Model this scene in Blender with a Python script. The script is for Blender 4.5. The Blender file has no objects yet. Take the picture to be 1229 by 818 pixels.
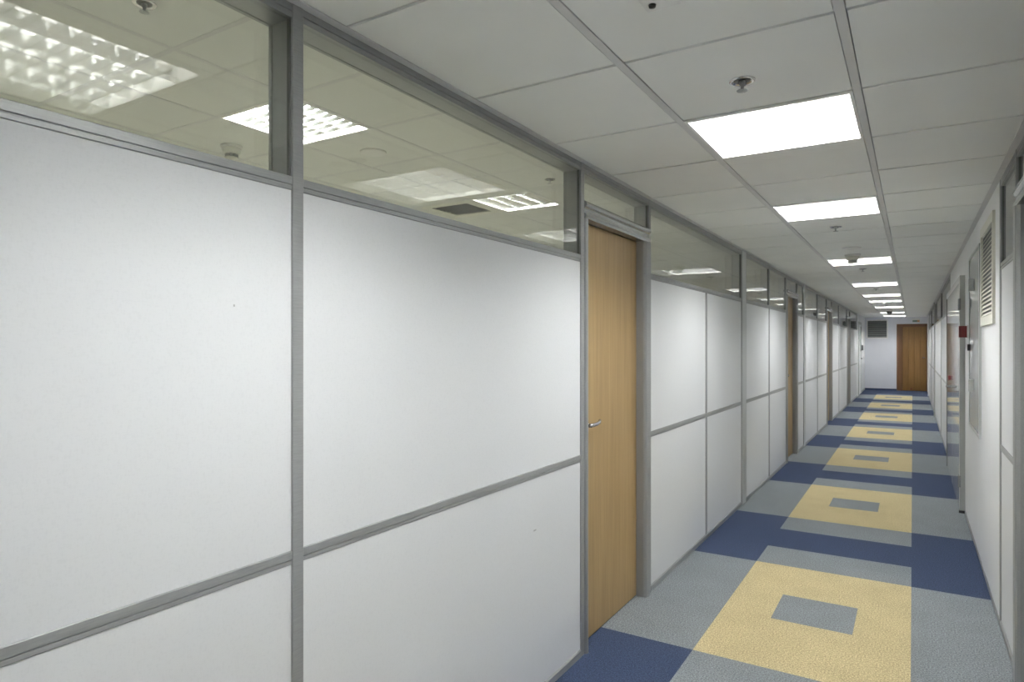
import bpy, bmesh, math, random
from mathutils import Vector, Matrix
random.seed(7)
sc = bpy.context.scene
C = sc.collection

# ------------------------------------------------------------------ camera, world, exposure
EYE = 1.454
F_PX, YAW, HORIZON = 779.4, 0.5528, 413.0
cam = bpy.data.cameras.new('camera')
cam_o = bpy.data.objects.new('camera', cam)
C.objects.link(cam_o)
cam.sensor_fit = 'HORIZONTAL'
cam.sensor_width = 36.0
cam.lens = F_PX / 1229.0 * 36.0
cam.shift_y = (HORIZON - 409.0) / 1229.0
cam.clip_start = 0.02
cam.clip_end = 200
cam_o.location = (0, 0, EYE)
cam_o.rotation_euler = (math.pi / 2, 0, YAW)
sc.camera = cam_o

world = bpy.data.worlds.new('world')
sc.world = world
world.use_nodes = True
world.node_tree.nodes['Background'].inputs[0].default_value = (0.5, 0.52, 0.55, 1)
world.node_tree.nodes['Background'].inputs[1].default_value = 0.02

sc.view_settings.view_transform = 'Standard'
sc.view_settings.look = 'None'
sc.view_settings.gamma = 1.0
sc.view_settings.use_curve_mapping = False
sc.view_settings.exposure = 1.32
sc.cycles.use_denoising = True
sc.cycles.max_bounces = 12
sc.cycles.diffuse_bounces = 8
sc.cycles.glossy_bounces = 5
sc.cycles.transparent_max_bounces = 24
sc.cycles.sample_clamp_indirect = 6.0
sc.cycles.caustics_reflective = True

TUBE_POWER = 62.0          # radiance of the fluorescent tubes

# ------------------------------------------------------------------ main sizes (metres)
XL, XR = -1.315, 0.385     # faces of the two corridor walls
YB, YE = -4.6, 23.8        # ends of the corridor
CEIL = EYE + 0.8514        # corridor ceiling
OCEIL = EYE + 1.25         # office ceiling
OX, OY0, OY1 = -5.6, -2.2, 12.4
PW = 0.035                 # width of the aluminium profiles
T = 0.09                   # thickness of the partition
Z_RAIL0, Z_RAIL1 = 0.905, 0.940
Z_TR0, Z_TR1 = 1.838, 1.873
Z_HEAD = 2.2665
Z_SK = 0.035

# ------------------------------------------------------------------ materials
def new_mat(name):
    m = bpy.data.materials.new(name)
    m.use_nodes = True
    nt = m.node_tree
    b = nt.nodes['Principled BSDF']
    return m, nt, b

def coords(nt, scale=(1, 1, 1)):
    tc = nt.nodes.new('ShaderNodeTexCoord')
    mp = nt.nodes.new('ShaderNodeMapping')
    mp.inputs['Scale'].default_value = scale
    geo = nt.nodes.new('ShaderNodeNewGeometry')
    nt.links.new(geo.outputs['Position'], mp.inputs['Vector'])
    return mp.outputs['Vector']

def noise(nt, vec, scale, detail=3, rough=0.6):
    n = nt.nodes.new('ShaderNodeTexNoise')
    n.inputs['Scale'].default_value = scale
    n.inputs['Detail'].default_value = detail
    n.inputs['Roughness'].default_value = rough
    nt.links.new(vec, n.inputs['Vector'])
    return n.outputs['Fac']

def ramp(nt, fac, stops):
    r = nt.nodes.new('ShaderNodeValToRGB')
    e = r.color_ramp.elements
    while len(e) < len(stops):
        e.new(0.5)
    for i, (p, c) in enumerate(stops):
        e[i].position = p
        e[i].color = (*c, 1)
    nt.links.new(fac, r.inputs['Fac'])
    return r.outputs['Color']

def bump(nt, b, height, strength, dist=0.002):
    n = nt.nodes.new('ShaderNodeBump')
    n.inputs['Strength'].default_value = strength
    n.inputs['Distance'].default_value = dist
    nt.links.new(height, n.inputs['Height'])
    nt.links.new(n.outputs['Normal'], b.inputs['Normal'])

def sub(c, k):
    return tuple(max(0, min(1, x * k)) for x in c)

def plain(name, col, rough=0.5, metal=0.0, var=0.04, scale=8.0, spec=0.5):
    m, nt, b = new_mat(name)
    v = coords(nt)
    c = ramp(nt, noise(nt, v, scale, 4), [(0.3, sub(col, 1 - var)), (0.7, sub(col, 1 + var))])
    nt.links.new(c, b.inputs['Base Color'])
    b.inputs['Roughness'].default_value = rough
    b.inputs['Metallic'].default_value = metal
    b.inputs['Specular IOR Level'].default_value = spec
    return m

def mat_wallpaper():
    m, nt, b = new_mat('woven_white_wallpaper')
    v1 = coords(nt, (1, 260, 90))
    v2 = coords(nt, (1, 90, 260))
    n1 = noise(nt, v1, 1.0, 2)
    n2 = noise(nt, v2, 1.0, 2)
    add = nt.nodes.new('ShaderNodeMath'); add.operation = 'ADD'
    nt.links.new(n1, add.inputs[0]); nt.links.new(n2, add.inputs[1])
    c = ramp(nt, add.outputs[0], [(0.75, (0.640, 0.655, 0.670)), (1.0, (0.665, 0.68, 0.695))])
    r = nt.nodes.new('ShaderNodeMath'); r.operation = 'MULTIPLY'; r.inputs[1].default_value = 0.5
    nt.links.new(add.outputs[0], r.inputs[0])
    nt.links.new(c, b.inputs['Base Color'])
    b.inputs['Roughness'].default_value = 0.42
    b.inputs['Specular IOR Level'].default_value = 0.4
    bump(nt, b, r.outputs[0], 0.12, 0.0006)
    return m

def mat_metal(name, col, rough=0.38, metal=0.45, streak=(30, 2, 30)):
    m, nt, b = new_mat(name)
    v = coords(nt, streak)
    n = noise(nt, v, 12.0, 3)
    c = ramp(nt, n, [(0.3, sub(col, 0.93)), (0.7, sub(col, 1.07))])
    nt.links.new(c, b.inputs['Base Color'])
    b.inputs['Roughness'].default_value = rough
    b.inputs['Metallic'].default_value = metal
    return m

def mat_wood(name, dark, light, scale=(14, 14, 0.55), rough=0.45):
    m, nt, b = new_mat(name)
    v = coords(nt, scale)
    n1 = noise(nt, v, 2.6, 6, 0.65)
    n2 = noise(nt, coords(nt, (70, 70, 1.6)), 1.6, 3, 0.6)
    mx = nt.nodes.new('ShaderNodeMath'); mx.operation = 'MULTIPLY_ADD'
    nt.links.new(n2, mx.inputs[0]); mx.inputs[1].default_value = 0.45
    nt.links.new(n1, mx.inputs[2])
    c = ramp(nt, mx.outputs[0], [(0.5, dark), (0.72, tuple((a + d) / 2 for a, d in zip(dark, light))), (0.95, light)])
    nt.links.new(c, b.inputs['Base Color'])
    b.inputs['Roughness'].default_value = rough
    return m

def mat_carpet(name, col, dirt=0.0):
    m, nt, b = new_mat(name)
    v = coords(nt)
    fine = noise(nt, v, 140.0, 3, 0.8)
    c = ramp(nt, fine, [(0.34, sub(col, 0.45)), (0.5, col), (0.66, sub(col, 1.6))])
    wear = noise(nt, v, 4.0, 5, 0.7)
    w = ramp(nt, wear, [(0.3, (1 - dirt,) * 3), (0.6, (1, 1, 1))])
    mx = nt.nodes.new('ShaderNodeMixRGB'); mx.blend_type = 'MULTIPLY'; mx.inputs[0].default_value = 1.0
    nt.links.new(c, mx.inputs[1]); nt.links.new(w, mx.inputs[2])
    nt.links.new(mx.outputs[0], b.inputs['Base Color'])
    b.inputs['Roughness'].default_value = 0.95
    b.inputs['Specular IOR Level'].default_value = 0.1
    bump(nt, b, fine, 0.6, 0.004)
    return m

def mat_tile(name, col):
    m, nt, b = new_mat(name)
    v = coords(nt)
    n = noise(nt, v, 300.0, 2)
    blot = noise(nt, v, 1.2, 3)
    c = ramp(nt, blot, [(0.3, sub(col, 0.97)), (0.7, sub(col, 1.03))])
    nt.links.new(c, b.inputs['Base Color'])
    b.inputs['Roughness'].default_value = 0.85
    b.inputs['Specular IOR Level'].default_value = 0.2
    bump(nt, b, n, 0.15, 0.001)
    return m

def mat_glass(name, tint=(0.93, 0.95, 0.92)):
    m = bpy.data.materials.new(name); m.use_nodes = True
    nt = m.node_tree; nt.nodes.clear()
    out = nt.nodes.new('ShaderNodeOutputMaterial')
    tr = nt.nodes.new('ShaderNodeBsdfTransparent'); tr.inputs[0].default_value = (*tint, 1)
    clear = nt.nodes.new('ShaderNodeBsdfTransparent')
    gl = nt.nodes.new('ShaderNodeBsdfGlossy'); gl.inputs['Roughness'].default_value = 0.0
    fr = nt.nodes.new('ShaderNodeFresnel'); fr.inputs['IOR'].default_value = 1.5
    # both faces of a pane: 2R / (1 + R)
    a = nt.nodes.new('ShaderNodeMath'); a.operation = 'MULTIPLY'; a.inputs[1].default_value = 2.0
    p = nt.nodes.new('ShaderNodeMath'); p.operation = 'ADD'; p.inputs[1].default_value = 1.0
    d = nt.nodes.new('ShaderNodeMath'); d.operation = 'DIVIDE'
    nt.links.new(fr.outputs[0], a.inputs[0]); nt.links.new(fr.outputs[0], p.inputs[0])
    nt.links.new(a.outputs[0], d.inputs[0]); nt.links.new(p.outputs[0], d.inputs[1])
    mix = nt.nodes.new('ShaderNodeMixShader')
    nt.links.new(d.outputs[0], mix.inputs[0]); nt.links.new(tr.outputs[0], mix.inputs[1]); nt.links.new(gl.outputs[0], mix.inputs[2])
    geo = nt.nodes.new('ShaderNodeNewGeometry')
    m2 = nt.nodes.new('ShaderNodeMixShader')
    nt.links.new(geo.outputs['Backfacing'], m2.inputs[0]); nt.links.new(mix.outputs[0], m2.inputs[1]); nt.links.new(clear.outputs[0], m2.inputs[2])
    nt.links.new(m2.outputs[0], out.inputs[0])
    return m

def mat_emit(name, col, strength):
    m = bpy.data.materials.new(name); m.use_nodes = True
    nt = m.node_tree; nt.nodes.clear()
    out = nt.nodes.new('ShaderNodeOutputMaterial')
    e = nt.nodes.new('ShaderNodeEmission'); e.inputs[0].default_value = (*col, 1); e.inputs[1].default_value = strength
    nt.links.new(e.outputs[0], out.inputs[0])
    return m

M = dict(
    panel=mat_wallpaper(),
    alu=mat_metal('grey_aluminium_profile', (0.335, 0.345, 0.345)),
    alu_light=mat_metal('pale_aluminium_cover', (0.50, 0.52, 0.52), 0.3, 0.35),
    alu_gloss=mat_metal('satin_aluminium_moulding', (0.48, 0.49, 0.49), 0.2, 0.8),
    chrome=mat_metal('polished_chrome', (0.75, 0.75, 0.76), 0.12, 1.0),
    brushed=mat_metal('brushed_steel', (0.40, 0.40, 0.41), 0.25, 0.95),
    beech=mat_wood('beech_veneer', (0.265, 0.175, 0.074), (0.37, 0.255, 0.118)),
    teak=mat_wood('orange_brown_veneer', (0.16, 0.082, 0.018), (0.235, 0.125, 0.032)),
    teak_dark=mat_wood('dark_brown_veneer', (0.10, 0.046, 0.016), (0.15, 0.068, 0.025)),
    blue=mat_carpet('blue_carpet', (0.034, 0.048, 0.090)),
    grey=mat_carpet('grey_carpet', (0.185, 0.203, 0.216), 0.10),
    yellow=mat_carpet('yellow_carpet', (0.47, 0.395, 0.23), 0.10),
    tile=mat_tile('mineral_fibre_tile', (0.83, 0.84, 0.82)),
    otile=mat_tile('office_mineral_fibre_tile', (0.72, 0.73, 0.70)),
    grid=plain('painted_steel_grid', (0.62, 0.62, 0.62), 0.4),
    dark=plain('dark_void', (0.05, 0.05, 0.05), 0.9),
    plaster=plain('white_plaster', (0.78, 0.79, 0.80), 0.5, var=0.015, scale=3),
    endwall=plain('bluish_white_plaster', (0.74, 0.755, 0.80), 0.6, var=0.015, scale=3),
    gloss=plain('glossy_white_lacquer', (0.66, 0.68, 0.68), 0.06, var=0.01, scale=2),
    gloss_grey=plain('glossy_grey_lacquer', (0.55, 0.57, 0.57), 0.16, var=0.01, scale=2),
    frame_grey=plain('grey_door_frame_paint', (0.42, 0.43, 0.42), 0.35),
    cream=plain('cream_plastic', (0.70, 0.70, 0.62), 0.45),
    white=plain('white_plastic', (0.75, 0.75, 0.73), 0.4),
    grey_pl=plain('grey_plastic', (0.40, 0.41, 0.41), 0.4),
    vent_dark=plain('dull_grey_green_metal', (0.16, 0.17, 0.165), 0.45),
    black=plain('black_plastic', (0.02, 0.02, 0.022), 0.3),
    red=plain('red_plastic', (0.15, 0.012, 0.012), 0.4),
    green=plain('green_sign_film', (0.15, 0.22, 0.18), 0.4),
    orange=plain('orange_sign_film', (0.50, 0.28, 0.14), 0.4),
    brass=plain('brass', (0.35, 0.23, 0.09), 0.3, 0.9),
    louvre=plain('aluminium_louvre', (0.88, 0.89, 0.88), 0.22, 0.65, var=0.01),
    mirror=plain('mirror_louvre', (0.82, 0.83, 0.82), 0.16, 1.0, var=0.01),
    white_steel=plain('white_enamelled_steel', (0.80, 0.80, 0.78), 0.4, var=0.01),
    tube=mat_emit('fluorescent_tube_glow', (1.0, 1.0, 0.99), TUBE_POWER),
    glass=mat_glass('clear_glass'),
    ofloor=plain('office_beige_floor', (0.52, 0.50, 0.44), 0.8),
    opaint=plain('office_cream_paint', (0.68, 0.66, 0.58), 0.7),
)

# ------------------------------------------------------------------ helpers
def finish(name, bm, mat, parent=None, smooth=False):
    me = bpy.data.meshes.new(name)
    bmesh.ops.recalc_face_normals(bm, faces=bm.faces)
    bm.to_mesh(me); bm.free()
    if mat is not None:
        me.materials.append(M[mat])
    if smooth:
        for p in me.polygons:
            p.use_smooth = True
    o = bpy.data.objects.new(name, me)
    C.objects.link(o)
    if parent is not None:
        o.parent = parent
    return o

def again(src, parent, loc=None):
    o = src.copy(); C.objects.link(o); o.parent = parent
    if loc is not None:
        o.location = loc
    return o

def bm_box(bm, x0, x1, y0, y1, z0, z1, bev=0.0):
    r = bmesh.ops.create_cube(bm, size=1.0)
    for v in r['verts']:
        v.co = Vector(((x0 + x1) / 2 + v.co.x * (x1 - x0), (y0 + y1) / 2 + v.co.y * (y1 - y0), (z0 + z1) / 2 + v.co.z * (z1 - z0)))
    if bev > 0:
        es = list({e for v in r['verts'] for e in v.link_edges})
        bmesh.ops.bevel(bm, geom=es, offset=bev, segments=2, affect='EDGES', profile=0.5)

def box(name, x0, x1, y0, y1, z0, z1, mat, parent=None, bev=0.0):
    bm = bmesh.new()
    bm_box(bm, min(x0, x1), max(x0, x1), min(y0, y1), max(y0, y1), min(z0, z1), max(z0, z1), bev)
    return finish(name, bm, mat, parent)

def extrude_profile(bm, pts, axis, a0, a1):
    """pts: list of (p, q); axis 'y' -> (x=p, z=q); axis 'z' -> (x=p, y=q); axis 'x' -> (y=p, z=q)"""
    def mk(p, q, a):
        return {'y': (p, a, q), 'z': (p, q, a), 'x': (a, p, q)}[axis]
    A = [bm.verts.new(mk(p, q, a0)) for p, q in pts]
    B = [bm.verts.new(mk(p, q, a1)) for p, q in pts]
    n = len(pts)
    for i in range(n):
        bm.faces.new((A[i], A[(i + 1) % n], B[(i + 1) % n], B[i]))
    bm.faces.new(A); bm.faces.new(B)

def lathe(bm, prof, seg=20, center=(0, 0, 0), axis='z'):
    rings = []
    for r, z in prof:
        ring = []
        for k in range(seg):
            a = 2 * math.pi * k / seg
            p = (r * math.cos(a), r * math.sin(a), z)
            if axis == 'x':
                p = (z, r * math.cos(a), r * math.sin(a))
            ring.append(bm.verts.new((center[0] + p[0], center[1] + p[1], center[2] + p[2])))
        rings.append(ring)
    for a, b in zip(rings, rings[1:]):
        for k in range(seg):
            bm.faces.new((a[k], a[(k + 1) % seg], b[(k + 1) % seg], b[k]))
    if prof[0][0] > 1e-6: bm.faces.new(rings[0])
    if prof[-1][0] > 1e-6: bm.faces.new(rings[-1])

def empty(name, loc=(0, 0, 0), kind=None, label=None, cat=None, group=None):
    o = bpy.data.objects.new(name, None)
    o.empty_display_size = 0.1
    C.objects.link(o); o.location = loc
    tag(o, kind, label, cat, group)
    return o

def tag(o, kind=None, label=None, cat=None, group=None):
    if kind: o['kind'] = kind
    if label: o['label'] = label
    if cat: o['category'] = cat
    if group: o['group'] = group
    return o

def structure(o, label, cat):
    return tag(o, 'structure', label, cat)

# ------------------------------------------------------------------ floor with inlaid carpet
floor = box('floor', XL - 0.1, XR + 0.1, YB, YE + 0.3, -0.12, -0.006, 'dark')
structure(floor, 'corridor floor carpeted in grey, blue and yellow rectangles', 'floor')
CX0, CX1 = -0.892, -0.007          # middle strip
def carpet(y0, y1, x0, x1, mat, hole=None):
    bm = bmesh.new()
    if hole is None:
        bm_box(bm, x0, x1, y0, y1, -0.006, 0.0)
    else:
        hx0, hx1, hy0, hy1 = hole
        bm_box(bm, x0, hx0, y0, y1, -0.006, 0); bm_box(bm, hx1, x1, y0, y1, -0.006, 0)
        bm_box(bm, hx0, hx1, y0, hy0, -0.006, 0); bm_box(bm, hx0, hx1, hy1, y1, -0.006, 0)
    o = finish('carpet_panel', bm, mat, floor)
    return o
XA, XB = XL - 0.08, XR + 0.06
P, Y0, LY = 2.80, 3.085, 1.49
def carpet_run():
    for n in range(-3, 8):
        a = Y0 + P * n
        b = a + LY
        if b < YB: continue
        last = n == 6
        if n <= 6:
            carpet(max(a, YB), b, XA, CX0, 'grey'); carpet(max(a, YB), b, CX1, XB, 'grey')
            if a > YB:
                carpet(a, b, CX0, CX1, 'yellow', (-0.642, -0.257, a + 0.575, a + 0.96))
                carpet(a + 0.575, a + 0.96, -0.642, -0.257, 'grey')
            e = YE + 0.3 if last else a + P
            carpet(b, e, XA, CX0, 'blue'); carpet(b, e, CX1, XB, 'blue')
            carpet(b, b + 0.40, CX0, CX1, 'grey')
            if last:
                carpet(b + 0.40, e, CX0, CX1, 'blue')
            else:
                carpet(b + 0.40, a + P - 0.41, CX0, CX1, 'blue')
                carpet(a + P - 0.41, a + P, CX0, CX1, 'grey')
carpet_run()

# ------------------------------------------------------------------ ceilings
X1, X2 = -0.758, -0.158            # centres of the two long grid bars
def ty(k): return 1.854 + 0.6 * k
LIGHT_K = [-7, -2, 1, 4, 9, 14, 18, 21, 25, 30, 34]
ceiling = box('ceiling', XL - 0.12, XR + 0.12, YB, YE + 0.3, CEIL + 0.16, CEIL + 0.26, 'dark')
structure(ceiling, 'suspended corridor ceiling of pale grey mineral tiles in a metal grid', 'ceiling')
BARW = 0.025
def tile_field(parent, cols, rows, zc, mat, skip, gap=0.0075):
    cache = {}
    for ci, (x0, x1) in enumerate(cols):
        for k, (y0, y1) in rows:
            if (ci, k) in skip: continue
            key = (ci, round(y1 - y0, 3))
            if key not in cache:
                bm = bmesh.new()
                bm_box(bm, x0, x1, -(y1 - y0) / 2 + gap, (y1 - y0) / 2 - gap, zc + 0.001, zc + 0.016, 0.0)
                o = finish('ceiling_tile', bm, mat, parent)
                cache[key] = o
                o.location = (0, (y0 + y1) / 2, 0)
            else:
                again(cache[key], parent, (0, (y0 + y1) / 2, 0))
rows = []
for k in range(-11, 37):
    a, b = max(ty(k), YB), min(ty(k + 1), YE + 0.0)
    if b - a > 0.05: rows.append((k, (a, b)))
cols = [(XL - 0.05, X1 - BARW / 2 - 0.003), (X1 + BARW / 2 + 0.003, X2 - BARW / 2 - 0.003), (X2 + BARW / 2 + 0.003, XR + 0.05)]
tile_field(ceiling, cols, rows, CEIL, 'tile', {(1, k) for k in LIGHT_K})
for x in (X1, X2):
    box('grid_bar', x - BARW / 2, x + BARW / 2, YB, YE, CEIL - 0.001, CEIL + 0.03, 'grid', ceiling)
for k in range(-10, 37):
    y = ty(k)
    for (x0, x1) in ((XL, X1 - BARW / 2), (X1 + BARW / 2, X2 - BARW / 2), (X2 + BARW / 2, XR)):
        box('cross_bar', x0, x1, y - 0.012, y + 0.012, CEIL + 0.0075, CEIL + 0.04, 'grid', ceiling)
t1 = box('trim_1', XL - 0.002, XL + 0.026, YB, YE, CEIL - 0.0035, CEIL - 0.0005, 'grid')
structure(t1, 'thin grey edge angle where the ceiling meets the left partition', 'ceiling trim')
t2 = box('trim_2', XR + 0.002, XR - 0.028, YB, YE, CEIL - 0.0035, CEIL - 0.0005, 'grid')
structure(t2, 'thin grey edge angle where the ceiling meets the right wall', 'ceiling trim')

# office behind the left partition
oc = box('ceiling_office', OX, XL - T, OY0, OY1, OCEIL + 0.16, OCEIL + 0.26, 'dark')
structure(oc, 'office ceiling seen through the high glass strip', 'ceiling')
OL = [-1.465 - 0.6 * i for i in range(8)]
OROW = 2.79
orows = []
for k in range(-9, 17):
    a, b = max(OROW + 0.6 * k, OY0), min(OROW + 0.6 * (k + 1), OY1)
    if b - a > 0.05: orows.append((k, (a, b)))
ocols = [(OL[i + 1] + 0.010, OL[i] - 0.010) for i in range(7)]
OLIGHTS = [(2, -5), (2, -1), (2, 3), (2, 7), (5, -3), (5, 1), (5, 5), (5, 11)]  # back row is unseen, added to light the office
ODIFF = (3, 3)
tile_field(oc, ocols, orows, OCEIL, 'otile', set(OLIGHTS) | {ODIFF})
for x in OL:
    box('grid_bar', x - 0.012, x + 0.012, OY0, OY1, OCEIL - 0.001, OCEIL + 0.03, 'grid', oc)
for k, (a, b) in orows:
    box('cross_bar', OL[7], OL[0], a - 0.012, a + 0.012, OCEIL - 0.0005, OCEIL + 0.03, 'grid', oc)
box('ceiling_border', OL[0] + 0.01, XL - T + 0.001, OY0, OY1, OCEIL + 0.001, OCEIL + 0.02, 'otile', oc)
structure(box('wall_office_far', OX - 0.1, OX, OY0, OY1, 0, OCEIL + 0.2, 'opaint'), 'cream far wall of the office behind the partition', 'wall')
structure(box('wall_office_near', OX, XL - T, OY0 - 0.1, OY0, 0, OCEIL + 0.2, 'opaint'), 'cream near end wall of the office behind the partition', 'wall')
structure(box('wall_office_end', OX, XL - T, OY1, OY1 + 0.1, 0, OCEIL + 0.2, 'opaint'), 'cream far end wall of the office behind the partition', 'wall')
structure(box('floor_office', OX, XL - T, OY0, OY1, -0.1, 0, 'ofloor'), 'beige floor of the office behind the partition', 'floor')
structure(box('wall_above_partition', XL - T, XL - 0.02, OY0, OY1, CEIL + 0.002, OCEIL + 0.25, 'opaint'), 'cream strip above the partition on the office side', 'wall')

# ------------------------------------------------------------------ partition walls
class Wall:
    """depth d is measured from the wall face into the wall (negative = proud into the corridor)"""
    def __init__(self, name, x, n, label):
        self.x, self.n = x, n
        self.root = empty(name, (x, 0, 0), 'structure', label, 'wall')
        self.inv = Matrix.Translation((-x, 0, 0))
    def bx(self, name, d0, d1, y0, y1, z0, z1, mat, bev=0.0, parent=None):
        o = box(name, -self.n * d0, -self.n * d1, y0, y1, z0, z1, mat, parent or self.root, bev)
        return o
    def prof(self, name, pts, axis, a0, a1, mat, parent=None, smooth=False):
        bm = bmesh.new()
        extrude_profile(bm, [(-self.n * d, q) for d, q in pts], axis, a0, a1)
        return finish(name, bm, mat, parent or self.root, smooth)
    def post(self, y0, y1, z0=0.0, z1=CEIL - 0.002, mat='alu'):
        w = y1 - y0
        g = 0.0025
        pts = [(0.0, y0), (-0.002, y0 + 0.002), (-0.002, y1 - 0.002), (0.0, y1), (T, y1), (T, y0)]
        return self.prof('mullion', pts, 'z', z0, z1, mat)
    def cover(self, y0, y1):
        self.post(y0, y0 + 0.012); self.post(y1 - 0.012, y1)
        pts = [(0.004, y0 + 0.012), (-0.004, y0 + 0.02), (-0.004, y1 - 0.02), (0.004, y1 - 0.012), (T - 0.004, y1 - 0.012), (T - 0.004, y0 + 0.012)]
        self.prof('column_cover', pts, 'z', 0.0, CEIL - 0.002, 'alu_light')
    def rail(self, y0, y1, z0, z1, name='rail'):
        h = z1 - z0
        s = z0 + 0.36 * h
        pts = [(0.004, z0), (0.0015, z0 + 0.002), (0.0015, s - 0.002), (0.003, s - 0.001), (0.003, s + 0.001), (0.0, s + 0.002),
               (0.0, z1 - 0.002), (0.003, z1), (T - 0.003, z1), (T, z1 - 0.002), (T, z0 + 0.002), (T - 0.003, z0)]
        return self.prof(name, pts, 'y', y0, y1, 'alu')
    def bay(self, y0, y1, z0=Z_SK, split=True, glass=True):
        """one bay between posts: skirting, lower panel, rail, upper panel, rail, glazed strip, header"""
        if z0 == Z_SK:
            self.skirting(y0, y1)
        ys = [y0, y1] if split is True else split
        for a, b in zip(ys, ys[1:]):
            self.bx('wall_panel', 0.004, T - 0.004, a + (0.0 if a == y0 else PW / 2), b - (0.0 if b == y1 else PW / 2), Z_SK, Z_RAIL0, 'panel')
            self.bx('wall_panel', 0.004, T - 0.004, a + (0.0 if a == y0 else PW / 2), b - (0.0 if b == y1 else PW / 2), Z_RAIL1, Z_TR0, 'panel')
        for m in ys[1:-1]:
            self.post(m - PW / 2, m + PW / 2, 0.0, Z_TR0)
        self.rail(y0, y1, Z_RAIL0, Z_RAIL1)
        self.rail(y0, y1, Z_TR0, Z_TR1)
        self.header(y0, y1)
        if glass: self.glazing(y0, y1, Z_TR1, Z_HEAD)
    def header(self, y0, y1):
        pts = [(0.0, Z_HEAD), (0.0, Z_HEAD + 0.014), (0.003, Z_HEAD + 0.015), (0.003, Z_HEAD + 0.017), (0.0, Z_HEAD + 0.018),
               (0.0, CEIL - 0.002), (T, CEIL - 0.002), (T, Z_HEAD)]
        self.prof('header', pts, 'y', y0, y1, 'alu')
    def glazing(self, y0, y1, z0, z1):
        self.bx('glass_pane', 0.010, 0.016, y0, y1, z0, z1, 'glass')
        self.bx('gasket', 0.006, 0.016, y0, y0 + 0.002, z0, z1, 'vent_dark')
        self.bx('gasket', 0.006, 0.016, y1 - 0.003, y1, z0, z1, 'vent_dark')
        self.bx('glass_pane', 0.074, 0.080, y0, y1, z0, z1, 'glass')
    def skirting(self, y0, y1):
        pts = [(0.002, 0.0), (-0.003, 0.0), (-0.003, Z_SK - 0.006), (0.002, Z_SK), (T - 0.002, Z_SK), (T - 0.002, 0.0)]
        self.prof('skirting', pts, 'y', y0, y1, 'alu')

WL = Wall('wall_left', XL, +1, 'long office partition of white panels, grey metal rails and high glass strip on the left')
H = PW / 2
def left_wall():
    w = WL
    for c in (-3.80, -2.165, -0.53, 1.1065):
        w.post(c - H, c + H)
    w.bay(YB, -3.80 - H); w.bay(-3.80 + H, -2.165 - H); w.bay(-2.165 + H, -0.53 - H)
    w.bay(-0.53 + H, 1.1065 - H)
    w.bay(1.1065 + H, 2.741)
    w.post(2.741, 2.776)
    w.post(3.655, 3.690)
    w.bay(3.690, 6.08, split=[3.690, 4.91, 6.08])
    w.cover(6.08, 6.27)
    w.bay(6.27, 7.42 - H); w.post(7.42 - H, 7.42 + H)
    w.bay(7.42 + H, 8.50); w.post(8.50, 8.535)
    w.post(9.40, 9.435)
    w.bay(9.435, 9.99); w.cover(9.99, 10.18)
    w.bay(10.18, 11.60 - H); w.post(11.60 - H, 11.60 + H)
    w.bay(11.60 + H, 12.92); w.post(12.92, 12.955)
    w.post(13.81, 13.845)
    w.bay(13.845, 15.20 - H); w.post(15.20 - H, 15.20 + H)
    w.bay(15.20 + H, 17.15); w.post(17.15, 17.185)
    w.post(18.04, 18.075)
    w.bay(18.075, 20.45)
    w.bx('end_post', -0.012, T, 20.45, 20.62, 0, CEIL - 0.002, 'plaster', 0.004)
    # plastered stretch beyond the partition
    w.bx('plaster_wall', 0.0, T, 20.62, YE, 0, CEIL + 0.1, 'plaster')
    w.bx('skirting', -0.008, 0.0, 22.05, YE, 0, 0.05, 'alu', 0.002)
left_wall()
WL.bx('scuff_mark', 0.0034, 0.0042, 0.927, 0.931, 1.540, 1.545, 'grey_pl')
WL.bx('scuff_mark', 0.0034, 0.0042, 2.307, 2.327, 0.689, 0.695, 'grey_pl')

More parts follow.
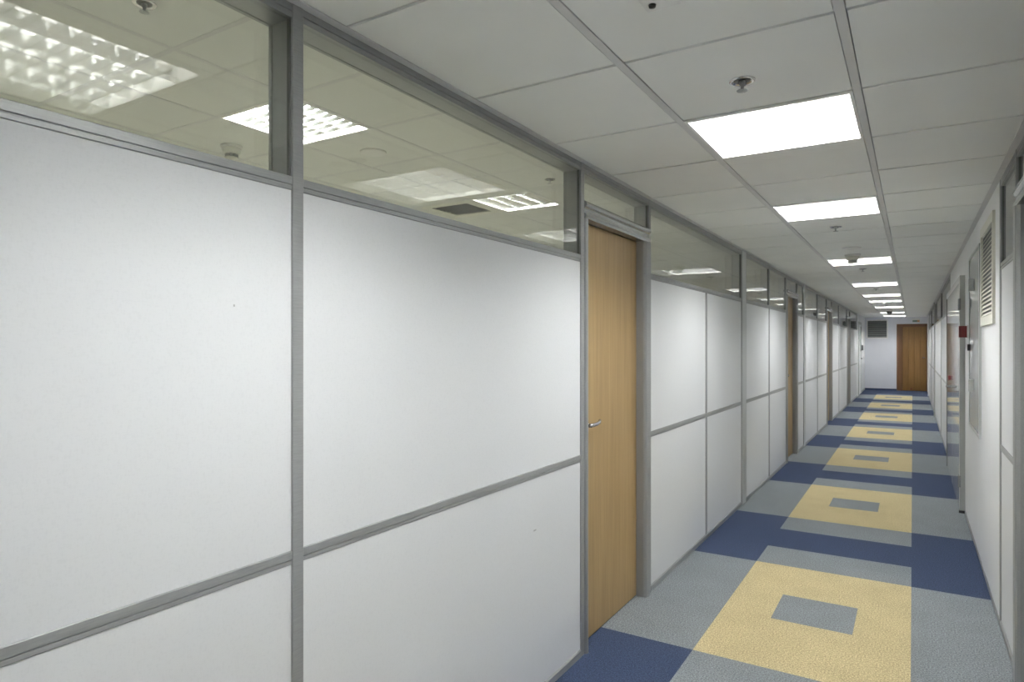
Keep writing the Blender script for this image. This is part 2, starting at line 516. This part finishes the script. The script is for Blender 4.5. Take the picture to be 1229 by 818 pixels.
def door(w, idx, y0, y1, label, handle_at='near', mat='beech'):
    """timber door with grey metal frame and glazed light above; y0..y1 between the posts"""
    root = empty('door_%d' % idx, (w.x, (y0 + y1) / 2, 0), 'structure', label, 'door')
    off = -(y0 + y1) / 2
    S = -w.n
    j0, j1 = 0.029, 0.08
    # jambs (rounded, slightly proud)
    def jamb(a, b):
        bm = bmesh.new()
        extrude_profile(bm, [(S * d, q + off) for d, q in [(0.004, a), (-0.008, a + 0.004), (-0.014, a + 0.012), (-0.014, b - 0.010), (-0.010, b - 0.003), (0.0, b), (T, b), (T, a)]], 'z', 0.0, 2.047)
        return finish('door_jamb', bm, 'alu', root)
    jamb(y0, y0 + j0)
    jamb(y1 - j1, y1)
    # head: rounded rail plus stepped door stop
    arc = [(-0.004 - 0.012 * math.sin(math.pi * t / 10), 2.095 + 0.035 * t / 10) for t in range(11)]
    pts = [(T, 2.13)] + [(0.0, 2.13)] + arc[::-1] + [(-0.002, 2.092), (-0.002, 2.072), (-0.010, 2.070), (-0.012, 2.060), (-0.008, 2.047), (T, 2.047)]
    bm = bmesh.new()
    extrude_profile(bm, [(S * d, q) for d, q in pts], 'y', y0 + off, y1 + off)
    finish('door_head', bm, 'alu_gloss', root, False)
    # leaf
    box('leaf', S * 0.045, S * 0.083, y0 + j0 + 0.002 + off, y1 - j1 - 0.002 + off, 0.008, 2.045, mat, root, 0.0015)
    box('door_gap_shade', S * 0.05, S * 0.075, y0 + j0 + off, y1 - j1 + off, 0.0, 0.008, 'black', root)  # black strip standing in for the shaded gap under the leaf
    # lever handle
    hy = (y0 + j0 + 0.055) if handle_at == 'near' else (y1 - j1 - 0.055)
    sgn = 1 if handle_at == 'near' else -1
    hz = 1.063
    h = empty_part('handle', root, (S * 0.045, hy + off, hz))
    bm = bmesh.new()
    lathe(bm, [(0.024, 0.0), (0.026, -S * 0.004), (0.022, -S * 0.009), (0.010, -S * 0.010), (0.009, -S * 0.045), (0.0, -S * 0.05)], 16, (0, 0, 0), 'x')
    o = finish('rosette', bm, 'brushed', h, True)
    bm = bmesh.new()
    path = [(-S * 0.042, -0.012 * sgn, 0.0, 0.010), (-S * 0.046, 0.02 * sgn, 0.0, 0.010), (-S * 0.046, 0.06 * sgn, 0.002, 0.0095), (-S * 0.043, 0.095 * sgn, 0.006, 0.009), (-S * 0.036, 0.118 * sgn, 0.012, 0.008)]
    rings = []
    for (x, y, z, r) in path:
        rings.append([bm.verts.new((x + r * math.cos(2 * math.pi * k / 10), y, z + r * math.sin(2 * math.pi * k / 10))) for k in range(10)])
    for a, b in zip(rings, rings[1:]):
        for k in range(10):
            bm.faces.new((a[k], a[(k + 1) % 10], b[(k + 1) % 10], b[k]))
    bm.faces.new(rings[0]); bm.faces.new(rings[-1])
    finish('lever', bm, 'brushed', h, True)
    bm = bmesh.new()
    lathe(bm, [(0.019, 0.0), (0.020, -S * 0.004), (0.016, -S * 0.008), (0.0, -S * 0.009)], 16, (S * 0.045, hy + off, hz - 0.075), 'x')
    finish('lock_cylinder', bm, 'brass', root, True)
    # glazed strip above
    w.glazing(y0, y1, 2.13, Z_HEAD)
    w.header(y0, y1)
    return root

def empty_part(name, parent, loc):
    o = bpy.data.objects.new(name, None); o.empty_display_size = 0.05
    C.objects.link(o); o.parent = parent; o.location = loc
    return o

door(WL, 1, 2.776, 3.655, 'nearest beech office door in the left partition, with lever handle')
door(WL, 2, 8.535, 9.400, 'second beech office door along the left partition')
door(WL, 3, 12.955, 13.810, 'third beech office door along the left partition')
door(WL, 4, 17.185, 18.040, 'farthest beech office door along the left partition')

# white service door in the plaster stretch at the far left
d5 = empty('door_5', (XL, 21.35, 0), 'structure', 'white door with narrow glass light at the far left end of the corridor', 'door')
box('frame', -0.01, 0.022, -0.60, -0.53, 0, 2.10, 'frame_grey', d5, 0.003)
box('frame', -0.01, 0.022, 0.53, 0.60, 0, 2.10, 'frame_grey', d5, 0.003)
box('frame', -0.01, 0.022, -0.53, 0.53, 2.03, 2.10, 'frame_grey', d5, 0.003)
box('leaf', 0.0, 0.012, -0.53, 0.53, 0.01, 2.03, 'plaster', d5, 0.002)
box('vision_glass', 0.012, 0.016, 0.20, 0.46, 1.25, 1.98, 'gloss_grey', d5, 0.001)
box('handle', 0.012, 0.05, 0.38, 0.48, 1.02, 1.05, 'black', d5, 0.006)

# ------------------------------------------------------------------ right wall
WR = Wall('wall_right', XR, -1, 'right corridor wall with white panels, plaster and glass strip')
def right_wall():
    w = WR
    w.bay(YB, -2.0); w.post(-2.0, -1.965); w.bay(-1.965, 0.6); w.post(0.6, 0.635); w.bay(0.635, 2.63)
    w.post(2.63, 2.665)
    w.post(3.555, 3.590)
    w.bay(3.590, 4.165)
    w.post(4.165, 4.20)
    w.bx('plaster_wall', 0.0, T, 4.20, 9.40, 0, CEIL + 0.1, 'plaster')
    w.bx('skirting', -0.004, 0.0, 4.20, 6.81, 0, 0.03, 'alu', 0.001)
    w.post(9.40, 9.46, mat='alu')
    w.bay(9.46, 12.45); w.post(12.45, 12.485)
    w.bay(12.485, 15.70); w.bx('mullion', -0.02, T, 15.70, 15.76, 0, CEIL - 0.004, 'frame_grey', 0.003)
    w.bay(15.76, 18.9); w.post(18.9, 18.935); w.bay(18.935, 21.6)
    w.bx('end_post', -0.02, T, 21.6, 21.9, 0, CEIL - 0.002, 'plaster', 0.004)
    w.bx('plaster_wall', 0.0, T, 21.9, YE, 0, CEIL + 0.1, 'plaster')
right_wall()
door(WR, 6, 2.665, 3.555, 'grey framed door at the right edge of the picture', handle_at='near', mat='frame_grey')
# room behind the right-hand partition: plain closing walls so the glass strip looks into dim rooms
structure(box('wall_right_room', XR + 2.6, XR + 2.7, YB, YE, 0, CEIL + 0.1, 'opaint'), 'dim far wall of the rooms behind the right partition', 'wall')
structure(box('ceiling_right_room', XR + T, XR + 2.6, YB, YE, CEIL + 0.02, CEIL + 0.12, 'otile'), 'dim ceiling of the rooms behind the right partition', 'ceiling')
structure(box('floor_right_room', XR + T, XR + 2.6, YB, YE, -0.1, 0, 'ofloor'), 'dim floor of the rooms behind the right partition', 'floor')
# dim rooms behind the far part of the left partition
structure(box('wall_left_room', XL - 3.2, XL - 3.1, OY1 + 0.1, YE, 0, OCEIL, 'opaint'), 'dim far wall of the rooms behind the far left partition', 'wall')
structure(box('ceiling_left_room', XL - 3.1, XL - T, OY1 + 0.1, YE, OCEIL, OCEIL + 0.1, 'otile'), 'dim ceiling of the rooms behind the far left partition', 'ceiling')
structure(box('floor_left_room', XL - 3.1, XL - T, OY1 + 0.1, YE, -0.1, 0, 'ofloor'), 'dim floor of the rooms behind the far left partition', 'floor')

# glossy double door, proud of the right wall
d7 = empty('door_7', (XR, 8.1, 0), 'structure', 'glossy white double door standing proud of the right wall, beside the red call point', 'door')
def dd(name, d0, d1, y0, y1, z0, z1, mat, bev=0.002, parent=None):
    return box(name, d0, d1, y0 - 8.1, y1 - 8.1, z0, z1, mat, parent or d7, bev)
dd('frame', -0.040, 0.0, 6.81, 6.87, 0, 2.05, 'frame_grey')
dd('frame', -0.040, 0.0, 9.33, 9.39, 0, 2.05, 'vent_dark')
dd('frame', -0.040, 0.0, 6.87, 9.33, 1.99, 2.05, 'frame_grey')
la = dd('leaf', -0.036, 0.0, 6.875, 8.095, 0.008, 1.985, 'gloss')
lb = dd('leaf', -0.036, 0.0, 8.105, 9.325, 0.008, 1.985, 'gloss')
dd('handle', -0.085, -0.036, 8.20, 8.34, 1.00, 1.022, 'brushed', 0.006)
dd('key_tag', -0.060, -0.036, 8.42, 8.47, 1.07, 1.12, 'red', 0.006)
for z in (0.22, 1.75):
    dd('hinge', -0.052, -0.030, 6.80, 6.83, z, z + 0.10, 'brushed', 0.004)
dd('foot_plate', -0.046, 0.0, 6.79, 6.88, 0.0, 0.022, 'black', 0.003)

# ------------------------------------------------------------------ end walls
we = empty('wall_end', (0, YE, 0), 'structure', 'bluish white wall closing the far end of the corridor', 'wall')
box('plaster_wall', XL, -0.40, 0, 0.2, 0, CEIL + 0.1, 'endwall', we)
box('plaster_wall', -0.40, XR, 0, 0.2, 2.09, CEIL + 0.1, 'endwall', we)
box('pier', -0.62, -0.43, -0.012, 0.0, 0, CEIL - 0.004, 'endwall', we, 0.003)
box('skirting', XL, -0.43, -0.016, -0.012, 0, 0.05, 'blue', we)
d8 = empty('door_8', (0, YE, 0), 'structure', 'orange brown wooden door at the far end of the corridor', 'door')
box('casing', -0.43, -0.27, -0.02, 0.16, 0, 2.00, 'teak_dark', d8, 0.004)
box('casing', 0.36, XR - 0.001, -0.02, 0.16, 0, 2.00, 'teak_dark', d8, 0.004)
box('casing', -0.43, XR - 0.001, -0.02, 0.16, 2.00, 2.09, 'teak_dark', d8, 0.004)
for i in range(4):
    a = -0.27 + 0.1575 * i
    box('door_board', a + 0.002, a + 0.1555, 0.02, 0.06, 0.006, 2.00, 'teak', d8, 0.003)
box('backing', -0.27, 0.36, 0.06, 0.09, 0.006, 2.00, 'teak_dark', d8)
box('handle', 0.25, 0.33, -0.03, 0.02, 1.03, 1.05, 'brushed', d8, 0.006)
box('stop_knob', -0.06, -0.02, -0.03, 0.02, 0.05, 0.09, 'red', d8, 0.008)
structure(box('wall_back', XL - T, XR + T, YB - 0.1, YB, 0, CEIL + 0.1, 'plaster'), 'white wall closing the corridor behind the viewpoint', 'wall')

# ------------------------------------------------------------------ ceiling lights
def make_light(blade='louvre'):
    """600 x 600 recessed fitting: steel frame and housing, four tubes, aluminium louvre"""
    r = empty('ceiling_light')
    A = 0.276
    O = 0.286
    OY = 0.297
    bm = bmesh.new()
    for (x0, x1, y0, y1) in ((-O, -A, -OY, OY), (A, O, -OY, OY), (-A, A, -OY, -A), (-A, A, A, OY)):
        bm_box(bm, x0, x1, y0, y1, -0.002, 0.004)
    finish('frame', bm, 'white_steel', r)
    bm = bmesh.new()
    Z = 0.085
    for (x0, x1, y0, y1, z0, z1) in ((-O, -A, -O, O, 0.004, Z), (A, O, -O, O, 0.004, Z), (-A, A, -O, -A, 0.004, Z), (-A, A, A, O, 0.004, Z), (-O, O, -O, O, Z, Z + 0.01)):
        bm_box(bm, x0, x1, y0, y1, z0, z1)
    finish('housing', bm, 'white_steel', r)
    N = 4
    pitch = 2 * A / N
    first = None
    for i in range(N):
        x = -A + pitch * (i + 0.5)
        if first is None:
            bm = bmesh.new()
            seg = 10
            ra = [bm.verts.new((0.013 * math.cos(2 * math.pi * k / seg), -0.262, 0.013 * math.sin(2 * math.pi * k / seg))) for k in range(seg)]
            rb = [bm.verts.new((0.013 * math.cos(2 * math.pi * k / seg), 0.262, 0.013 * math.sin(2 * math.pi * k / seg))) for k in range(seg)]
            for k in range(seg):
                bm.faces.new((ra[k], ra[(k + 1) % seg], rb[(k + 1) % seg], rb[k]))
            bm.faces.new(ra); bm.faces.new(rb)
            first = finish('fluorescent_tube', bm, 'tube', r, True)
            first.location = (x, 0, 0.060)
        else:
            again(first, r, (x, 0, 0.060))
    # long reflectors between the tubes: curved, wide at the top
    first = None
    for i in range(N + 1):
        x = -A + pitch * i
        if first is None:
            bm = bmesh.new()
            h0, h1 = 0.003, 0.042
            left = [(-0.0008 - 0.018 * (t / 5) ** 2, h0 + (h1 - h0) * t / 5) for t in range(6)]
            right = [(-a, b) for a, b in left[::-1]]
            extrude_profile(bm, left + right, 'y', -A, A)
            first = finish('long_reflector', bm, 'louvre', r)
            first.location = (x, 0, 0)
        elif i < N:
            again(first, r, (x, 0, 0))
        else:
            again(first, r, (x, 0, 0))
    first = None
    NB = 8
    for i in range(NB):
        y = -A + 2 * A * (i + 1) / (NB + 1)
        if first is None:
            bm = bmesh.new()
            extrude_profile(bm, [(-0.0012, 0.004), (0.0012, 0.004), (0.006, 0.024), (-0.006, 0.024)], 'x', -A, A)
            first = finish('louvre_blade', bm, blade, r)
            first.location = (0, y, 0)
        else:
            again(first, r, (0, y, 0))
    return r

def copy_thing(root):
    r = root.copy(); C.objects.link(r)
    for ch in list(root.children):
        c = ch.copy(); C.objects.link(c); c.parent = r
        for g in ch.children:
            d = g.copy(); C.objects.link(d); d.parent = c
    return r

protos = {'louvre': make_light('louvre'), 'mirror': make_light('mirror')}
used = set()
def put_light(loc, label, group, kind='louvre'):
    if kind not in used:
        used.add(kind); o = protos[kind]
    else:
        o = copy_thing(protos[kind])
    o.location = loc
    tag(o, None, label, 'ceiling light', group)
    return o
names = {-7: 'square louvred ceiling light behind the viewpoint',
         -2: 'square louvred ceiling light above the viewpoint, seen mirrored in the leftmost glass pane',
         1: 'largest and nearest bright square ceiling light in the corridor', 4: 'second bright square ceiling light along the corridor',
         9: 'third corridor ceiling light, half covered by a hanging detector', 14: 'fourth corridor ceiling light from the viewpoint',
         18: 'fifth corridor ceiling light from the viewpoint', 21: 'sixth corridor ceiling light from the viewpoint',
         25: 'seventh corridor ceiling light from the viewpoint', 30: 'eighth corridor ceiling light, behind the dark dome camera',
         34: 'last corridor ceiling light, next to the end wall'}
for k in LIGHT_K:
    put_light(((X1 + X2) / 2, ty(k) + 0.3, CEIL), names[k], 'louvred lights along the corridor ceiling')
onames = {(2, -1): 'office ceiling light behind the first tall mullion of the glass strip', (2, 3): 'office ceiling light seen through glass left of the nearest door',
          (2, -5): 'office ceiling light out of view left of the leftmost glass pane', (2, 7): 'office ceiling light hidden behind the nearest door head',
          (5, -3): 'added back row office ceiling light out of view behind the leftmost panel', (5, 1): 'added back row office ceiling light out of view behind the second large panel',
          (5, 5): 'added back row office ceiling light out of view behind the nearest door', (5, 11): 'added back row office ceiling light out of view beyond the second door'}
for ci, k in OLIGHTS:
    x = (ocols[ci][0] + ocols[ci][1]) / 2
    put_light((x, OROW + 0.6 * k + 0.3, OCEIL), onames[(ci, k)], 'louvred lights in the office ceiling', 'mirror')

# ------------------------------------------------------------------ things on the ceiling
def sprinkler(loc, label, dark=True):
    r = empty('sprinkler', loc, None, label, 'sprinkler', 'sprinklers in the ceilings')
    bm = bmesh.new()
    lathe(bm, [(0.026, 0.0), (0.030, -0.003), (0.037, -0.005), (0.041, -0.002), (0.041, 0.0005)], 24)
    finish('rosette', bm, 'chrome', r, True)
    bm = bmesh.new()
    lathe(bm, [(0.028, 0.0005), (0.026, -0.001), (0.012, -0.0015), (0.010, -0.0015)], 24)
    finish('recess', bm, 'black', r, True)
    bm = bmesh.new()
    lathe(bm, [(0.010, 0.0), (0.010, -0.012), (0.006, -0.016), (0.005, -0.030), (0.003, -0.034)], 12)
    finish('stem', bm, 'grey_pl', r, True)
    bm = bmesh.new()
    for k in range(10):
        a = 2 * math.pi * k / 10
        c, s = math.cos(a), math.sin(a)
        vs = [bm.verts.new((0.004 * c - w * s, 0.004 * s + w * c, z)) for w, z in ((-0.0015, -0.032), (0.0015, -0.032), (0.0015, -0.034), (-0.0015, -0.034))]
        ve = [bm.verts.new((0.017 * c - w * s, 0.017 * s + w * c, z)) for w, z in ((-0.004, -0.031), (0.004, -0.031), (0.004, -0.033), (-0.004, -0.033))]
        for i in range(4):
            bm.faces.new((vs[i], vs[(i + 1) % 4], ve[(i + 1) % 4], ve[i]))
        bm.faces.new(ve); bm.faces.new(vs)
    finish('deflector', bm, 'grey_pl', r)
    return r
sprinkler((-0.469, 2.178, CEIL), 'chrome sprinkler head in front of the nearest ceiling light')
sprinkler((-0.475, 5.24, CEIL), 'sprinkler head just beyond the second ceiling light')
sprinkler((-0.478, 8.30, CEIL), 'sprinkler head just beyond the third ceiling light')
sprinkler((-0.478, 11.35, CEIL), 'sprinkler head just beyond the fourth ceiling light')
sprinkler((-0.478, 16.1, CEIL), 'farthest visible sprinkler head on the corridor ceiling')
sprinkler((-2.34, 4.34, OCEIL), 'office sprinkler head seen through glass left of the nearest door')
sprinkler((-2.40, 1.32, OCEIL), 'office sprinkler head at the top of the leftmost glass pane')

def detector(loc, label, s=1.0):
    r = empty('smoke_detector', loc, None, label, 'detector', 'smoke detectors')
    bm = bmesh.new()
    lathe(bm, [(0.055 * s, 0.001), (0.055 * s, -0.010 * s), (0.050 * s, -0.014 * s), (0.0, -0.0145 * s)], 24)
    finish('base', bm, 'white', r, True)
    bm = bmesh.new()
    lathe(bm, [(0.048 * s, -0.014 * s), (0.044 * s, -0.034 * s), (0.030 * s, -0.042 * s)], 24)
    finish('body', bm, 'cream', r, True)
    bm = bmesh.new()
    for k in range(8):
        a = 2 * math.pi * k / 8
        c, ss = math.cos(a) * 0.026 * s, math.sin(a) * 0.026 * s
        bm_box(bm, c - 0.005 * s, c + 0.005 * s, ss - 0.005 * s, ss + 0.005 * s, -0.060 * s, -0.040 * s)
    lathe(bm, [(0.018 * s, -0.04 * s), (0.018 * s, -0.058 * s), (0.0, -0.058 * s)], 14)
    finish('sensor_cage', bm, 'grey_pl', r)
    bm = bmesh.new()
    lathe(bm, [(0.031 * s, -0.058 * s), (0.028 * s, -0.064 * s), (0.0, -0.067 * s)], 20)
    finish('cap', bm, 'cream', r, True)
    return r
detector((-0.486, 6.95, CEIL), 'cream smoke detector hanging in front of the third ceiling light', 1.25)
detector((-3.66, 2.56, OCEIL), 'office smoke detector seen through the leftmost glass pane', 1.2)
detector((-0.486, 14.7, CEIL), 'small smoke detector far along the corridor ceiling', 1.0)

def disc(name, loc, r0, label, cat):
    r = empty(name, loc, None, label, cat)
    bm = bmesh.new()
    lathe(bm, [(r0, 0.001), (r0, -0.004), (r0 * 0.93, -0.009), (r0 * 0.86, -0.009)], 28)
    finish('rim', bm, 'white', r, True)
    bm = bmesh.new()
    lathe(bm, [(r0 * 0.86, -0.006), (r0 * 0.5, -0.0075), (0.0, -0.008)], 28)
    finish('grille', bm, 'cream', r, True)
    return r
disc('ceiling_speaker', (-0.456, 6.45, CEIL), 0.075, 'flat round ceiling speaker between the second and third corridor lights', 'speaker')
disc('ceiling_speaker', (-2.985, 3.12, OCEIL), 0.085, 'flat round office ceiling speaker seen through the second glass pane', 'speaker')

r = empty('dome_camera', (-0.49, 18.6, CEIL), None, 'dark dome camera hanging below the far corridor ceiling', 'camera')
bm = bmesh.new(); lathe(bm, [(0.07, 0.001), (0.07, -0.025), (0.06, -0.035), (0.0, -0.036)], 20); finish('base', bm, 'white', r, True)
bm = bmesh.new(); lathe(bm, [(0.062, -0.035), (0.064, -0.06), (0.055, -0.09), (0.033, -0.108), (0.0, -0.114)], 20); finish('dome', bm, 'black', r, True)

r = empty('ceiling_sensor', (-0.525, 1.53, CEIL), None, 'small white ceiling sensor box at the top edge of the picture', 'sensor')
box('body', -0.045, 0.045, -0.045, 0.045, -0.018, 0.001, 'white', r, 0.006)
bm = bmesh.new(); lathe(bm, [(0.010, -0.017), (0.008, -0.024), (0.0, -0.026)], 14, (-0.02, 0.01, 0)); finish('lens', bm, 'black', r, True)

# office air diffuser
ax, ay = (ocols[3][0] + ocols[3][1]) / 2, OROW + 0.6 * 3 + 0.3
r = empty('air_diffuser', (ax, ay, OCEIL), None, 'square office air diffuser next to the second office light', 'air diffuser')
bm = bmesh.new()
O, A = 0.295, 0.20
for (x0, x1, y0, y1) in ((-O, -A, -O, O), (A, O, -O, O), (-A, A, -O, -A), (-A, A, A, O)):
    bm_box(bm, x0, x1, y0, y1, -0.001, 0.012)
finish('frame', bm, 'cream', r)
box('backing', -A, A, -A, A, 0.05, 0.06, 'dark', r)
src = None
for i in range(7):
    y = -A + 2 * A * (i + 0.5) / 7
    if src is None:
        bm = bmesh.new()
        extrude_profile(bm, [(-0.016, 0.0), (-0.013, 0.0), (0.016, 0.03), (0.013, 0.03)], 'x', -A, A)
        src = finish('vane', bm, 'grey_pl', r); src.location = (0, y, 0)
    else:
        again(src, r, (0, y, 0))

# ------------------------------------------------------------------ things on the right wall
# air grille
GY0, GY1, GZ0, GZ1 = 4.41, 5.17, 1.568, 2.19
r = empty('air_grille', (XR, (GY0 + GY1) / 2, GZ0), None, 'cream slatted air grille high on the right wall', 'air grille')
hw, hh = (GY1 - GY0) / 2, GZ1 - GZ0
bm = bmesh.new()
for (y0, y1, z0, z1) in ((-hw, -hw + 0.055, 0, hh), (hw - 0.055, hw, 0, hh), (-hw + 0.055, hw - 0.055, 0, 0.055), (-hw + 0.055, hw - 0.055, hh - 0.055, hh)):
    bm_box(bm, -0.013, 0.0, y0, y1, z0, z1)
finish('frame', bm, 'cream', r)
box('backing', -0.001, 0.0, -hw + 0.055, hw - 0.055, 0.055, hh - 0.055, 'vent_dark', r)
src = None
NS = 20
for i in range(NS):
    z = 0.055 + (hh - 0.11) * (i + 0.5) / NS
    if src is None:
        bm = bmesh.new()
        extrude_profile(bm, [(-0.012, -0.010), (-0.010, -0.0115), (-0.0015, 0.006), (-0.003, 0.0075)], 'y', -hw + 0.055, hw - 0.055)
        src = finish('slat', bm, 'cream', r); src.location = (0, 0, z)
    else:
        again(src, r, (0, 0, z))

# flush cabinet
r = empty('wall_cabinet', (XR, 5.71, 0.83), None, 'glossy grey wall cabinet door between the air grille and the red call point', 'cabinet')
bm = bmesh.new()
for (y0, y1, z0, z1) in ((-0.46, -0.44, 0, 1.29), (0.44, 0.46, 0, 1.29), (-0.44, 0.44, 0, 0.02), (-0.44, 0.44, 1.27, 1.29)):
    bm_box(bm, -0.014, 0.0, y0, y1, z0, z1)
finish('frame', bm, 'alu_light', r)
box('door', -0.010, 0.0, -0.438, 0.438, 0.022, 1.268, 'gloss_grey', r, 0.001)
for z in (0.28, 1.01):
    h = box('latch', -0.040, -0.010, 0.02, 0.075, z, z + 0.09, 'frame_grey', r, 0.004)
o = box('key', -0.030, -0.010, 0.33, 0.345, 0.575, 0.625, 'black', r, 0.003)
o = box('cable_stub', -0.020, -0.010, 0.30, 0.345, 0.90, 0.97, 'grey_pl', r, 0.003)

# red call point
r = empty('fire_call_point', (XR, 6.50, 1.51), None, 'dark red fire call point box on the right wall', 'call point')
box('body', -0.062, 0.0, -0.05, 0.05, 0.0, 0.095, 'red', r, 0.004)
box('back_plate', -0.008, 0.0, -0.056, 0.056, -0.006, 0.101, 'white', r, 0.002)

# ------------------------------------------------------------------ things at the far end
r = empty('louvre_vent', (-0.965, YE, 1.64), None, 'framed louvre vent high on the end wall', 'air grille')
bm = bmesh.new()
for (x0, x1, z0, z1) in ((-0.30, -0.265, 0, 0.60), (0.265, 0.30, 0, 0.60), (-0.265, 0.265, 0, 0.035), (-0.265, 0.265, 0.565, 0.60)):
    bm_box(bm, x0, x1, -0.035, 0.0, z0, z1)
finish('frame', bm, 'white', r)
box('backing', -0.265, 0.265, -0.006, 0.0, 0.035, 0.565, 'dark', r)
src = None
for i in range(8):
    z = 0.035 + 0.53 * (i + 0.5) / 8
    if src is None:
        bm = bmesh.new()
        extrude_profile(bm, [(-0.030, -0.026), (-0.026, -0.028), (-0.006, 0.020), (-0.010, 0.022)], 'x', -0.265, 0.265)
        src = finish('slat', bm, 'vent_dark', r); src.location = (0, 0, z)
    else:
        again(src, r, (0, 0, z))

r = empty('exit_sign', (0.09, YE, 2.135), None, 'small emergency exit sign with green and orange fields above the end door', 'sign')
box('body', -0.10, 0.10, -0.05, 0.0, 0, 0.115, 'white', r, 0.004)
box('green_field', -0.092, 0.03, -0.053, -0.05, 0.008, 0.07, 'green', r)
box('orange_field', 0.03, 0.092, -0.053, -0.05, 0.008, 0.07, 'orange', r)

r = empty('card_reader', (XL, 22.25, 1.27), None, 'black card reader on the wall beside the far white door', 'card reader')
box('body', 0.0, 0.04, -0.06, 0.06, 0, 0.16, 'black', r, 0.006)
box('key_field', 0.04, 0.043, -0.04, 0.04, 0.02, 0.09, 'grey_pl', r)
r = empty('light_switch', (XL, 23.3, 0.98), None, 'small grey light switch on the far left wall corner', 'switch')
box('plate', 0.0, 0.010, -0.04, 0.04, 0, 0.09, 'grey_pl', r, 0.003)
box('rocker', 0.010, 0.015, -0.025, 0.025, 0.015, 0.075, 'white', r, 0.002)
